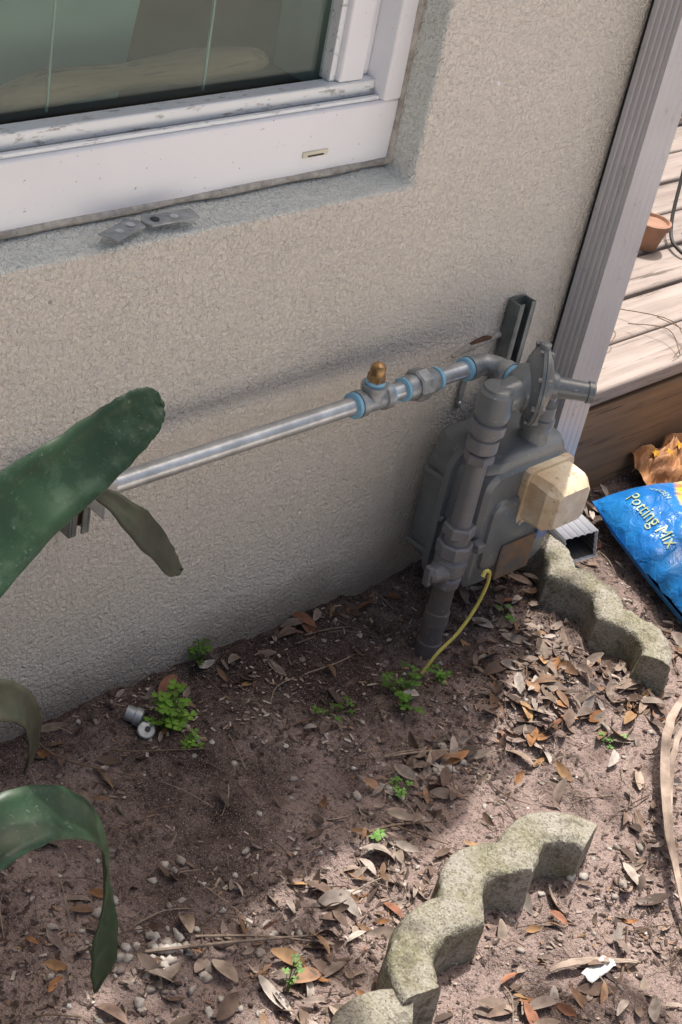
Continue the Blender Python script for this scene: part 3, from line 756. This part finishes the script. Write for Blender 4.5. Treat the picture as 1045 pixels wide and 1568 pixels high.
strapleaf('leaf_c',[(1.25,-.69,.01),(1.28,-.70,.014),(1.32,-.72,.012),(1.36,-.75,.01)],[.004,.011,.009,.003],M_straw,dl)
V=[];F=[]
for i in range(7):
    for j in range(4): V.append((1.280+.008*i,-.735+.006*j,gh(1.3,-.73)+.010+.010*noise.noise(Vector((i*.7,j*.9,2)))))
F=[(i*4+j,(i+1)*4+j,(i+1)*4+j+1,i*4+j+1) for i in range(6) for j in range(3)]
o=mk('plastic_scrap',V,F,M_wplast,ang=180); s=o.modifiers.new('s','SOLIDIFY');s.thickness=.001

# ---------------------------------------------------------------- big strap plant (left)
pl=empty('bromeliad_plant')
B=(.36,-.44,.0)
strapleaf('leaf_top',[B,(.40,-.43,.30),(.50,-.41,.60),(.605,-.40,.715),(.68,-.40,.758),(.725,-.40,.783),(.745,-.40,.795),(.757,-.40,.800),(.763,-.40,.801)],[.05,.07,.082,.072,.060,.050,.042,.028,.006],M_strap,pl,nrm=[(-.6,-.4,.6)]*3+[(-.35,-.75,.55)]*6,cup=.24)
strapleaf('leaf_drooping',[(.40,-.36,0),(.46,-.36,.35),(.58,-.36,.62),(.67,-.375,.710),(.715,-.385,.712),(.755,-.405,.672),(.790,-.41,.625),(.808,-.41,.608)],[.03,.035,.030,.018,.010,.036,.028,.002],M_strapd,pl,nrm=[(-.5,-.5,.6)]*4+[(-.1,-.6,.8)]+[(.35,-.75,.5)]*3,cup=.15)
strapleaf('leaf_arching',[B,(.45,-.45,.28),(.54,-.46,.405),(.61,-.46,.432),(.670,-.46,.405),(.712,-.455,.345),(.732,-.45,.265),(.738,-.45,.190),(.742,-.45,.130),(.740,-.45,.088)],[.05,.06,.062,.058,.050,.036,.018,.034,.036,.004],M_strap,pl,nrm=[(-.5,-.3,.8)]*3+[(.0,-.45,.9),(.55,-.45,.7),(.8,-.5,.3),(.7,-.7,.1),(.1,-1,0),(.1,-1,0),(.3,-.9,.0)],cup=.22)
strapleaf('leaf_back',[(.36,-.40,0),(.45,-.35,.28),(.55,-.33,.42),(.63,-.33,.455),(.690,-.33,.435),(.715,-.33,.385),(.712,-.33,.335)],[.03,.04,.045,.045,.040,.036,.02],M_strapd,pl,nrm=[(-.5,-.3,.8)]*3+[(.2,-.5,.8),(.6,-.6,.3),(.6,-.8,.0),(.6,-.8,.0)],cup=.2)
for i in range(9):
    a=R(100+i*24);L=random.uniform(.35,.5)
    dx,dy=math.cos(a),math.sin(a)*.8
    if dy>0: dy*=.7
    strapleaf('leaf_%d'%i,[B,(B[0]+dx*L*.3,B[1]+dy*L*.3,.25),(B[0]+dx*L*.7,B[1]+dy*L*.7,.36),(B[0]+dx*L,B[1]+dy*L,.26)],[.05,.06,.05,.004],M_strap,pl,nrm=[(-dx,-dy,.8),(-dx,-dy,.8),(0,0,1),(dx,dy,.8)])

# ---------------------------------------------------------------- unseen overhead tree, leaves placed along sun rays to shade chosen ground
tr=empty('shade_tree')
tube('trunk',[(-1.2,-3.0,-.2),(-1.1,-2.9,1.2),(-.9,-2.6,2.6),(-.3,-1.9,3.6)],[.22,.17,.14,.10],M_bark,tr,14)
SX,SY=.32/1.05,.20/1.05
tg=[(.72,-.46,.14,60),(.80,-.60,.11,60),(.62,-.62,.18,150),(.90,-.47,.06,30),(.97,-.44,.04,14),(1.23,-.74,.04,16),(1.30,-.80,.05,18),(2.02,-.30,.05,14),(.93,-.62,.04,12),
    (1.45,-.40,.06,7),(1.25,-.43,.07,9),(1.04,-.47,.05,12),(1.05,-.56,.05,8),(1.62,-.48,.12,14),(1.5,-.72,.12,14),(1.85,-.2,.08,10)]
spots=[]
for (x,y,r,nn_) in tg:
    z=3.0; spots.append((x+SX*z,y+SY*z,z,r,r,.15,nn_))
V=[];F=[];C=[]
for s in spots:
    for _ in range(s[6]):
        while True:
            p=Vector((random.uniform(-1,1),random.uniform(-1,1),random.uniform(-1,1)))
            if p.length<1: break
        zz=p.z*s[5]; q=Vector((s[0]+p.x*s[3]+SX*zz,s[1]+p.y*s[4]+SY*zz,s[2]+zz))
        leafgeo(V,F,C,q,random.uniform(.04,.07),.022,random.uniform(0,6.28),random.gauss(0,.4),random.gauss(0,.4),.3,random.choice(G1),3)
mk('foliage',V,F,M_green,tr,cols=C,ang=180)
for i,s in enumerate(spots[:3]):
    tube('limb_%d'%i,[(-.3,-1.9,3.6),((s[0]-.3)/2,(s[1]-1.9)/2,3.5),(s[0],s[1],s[2]+.05)],[.04,.02,.006],M_bark,tr,8)

# ---------------------------------------------------------------- light, camera
w=bpy.data.worlds.new("World"); scene.world=w; w.use_nodes=True; nt=w.node_tree
sky=nt.nodes.new('ShaderNodeTexSky'); sky.sky_type='NISHITA'; sky.sun_disc=False
ld=Vector((-.32,-.20,-1.05)).normalized(); sd=-ld
el=math.asin(sd.z); az=math.atan2(sd.x,sd.y)
sky.sun_elevation=el; sky.sun_rotation=az; sky.dust_density=9.0; sky.air_density=1.2; sky.ozone_density=.5
bg=nt.nodes['Background']; bg.inputs[1].default_value=.15; nt.links.new(sky.outputs[0],bg.inputs[0])
L=bpy.data.lights.new('sun','SUN'); L.energy=5; L.angle=R(.53); L.color=(1,.96,.90)
so=bpy.data.objects.new('sun',L); COL.objects.link(so); so.rotation_euler=ld.to_track_quat('-Z','Y').to_euler(); so.location=(2,2,6)
cd=bpy.data.cameras.new('camera'); cam=bpy.data.objects.new('camera',cd); COL.objects.link(cam)
cd.sensor_fit='VERTICAL'; cd.sensor_height=36; cd.sensor_width=24; cd.lens=2426/1568*36; cd.clip_end=300; cd.clip_start=.02
Xr=Vector((.724,.277,-.632)).normalized(); Zr=Vector((.178,.810,.559)); Zr=(Zr-Xr*Zr.dot(Xr)).normalized(); Yr=Zr.cross(Xr)
Mx=Matrix((Xr,Yr,Zr)).to_4x4(); cam.matrix_world=Matrix.Translation((0,-1.27,1.5))@Mx
scene.camera=cam
scene.view_settings.view_transform='Standard'; scene.view_settings.look='None'; scene.view_settings.exposure=0
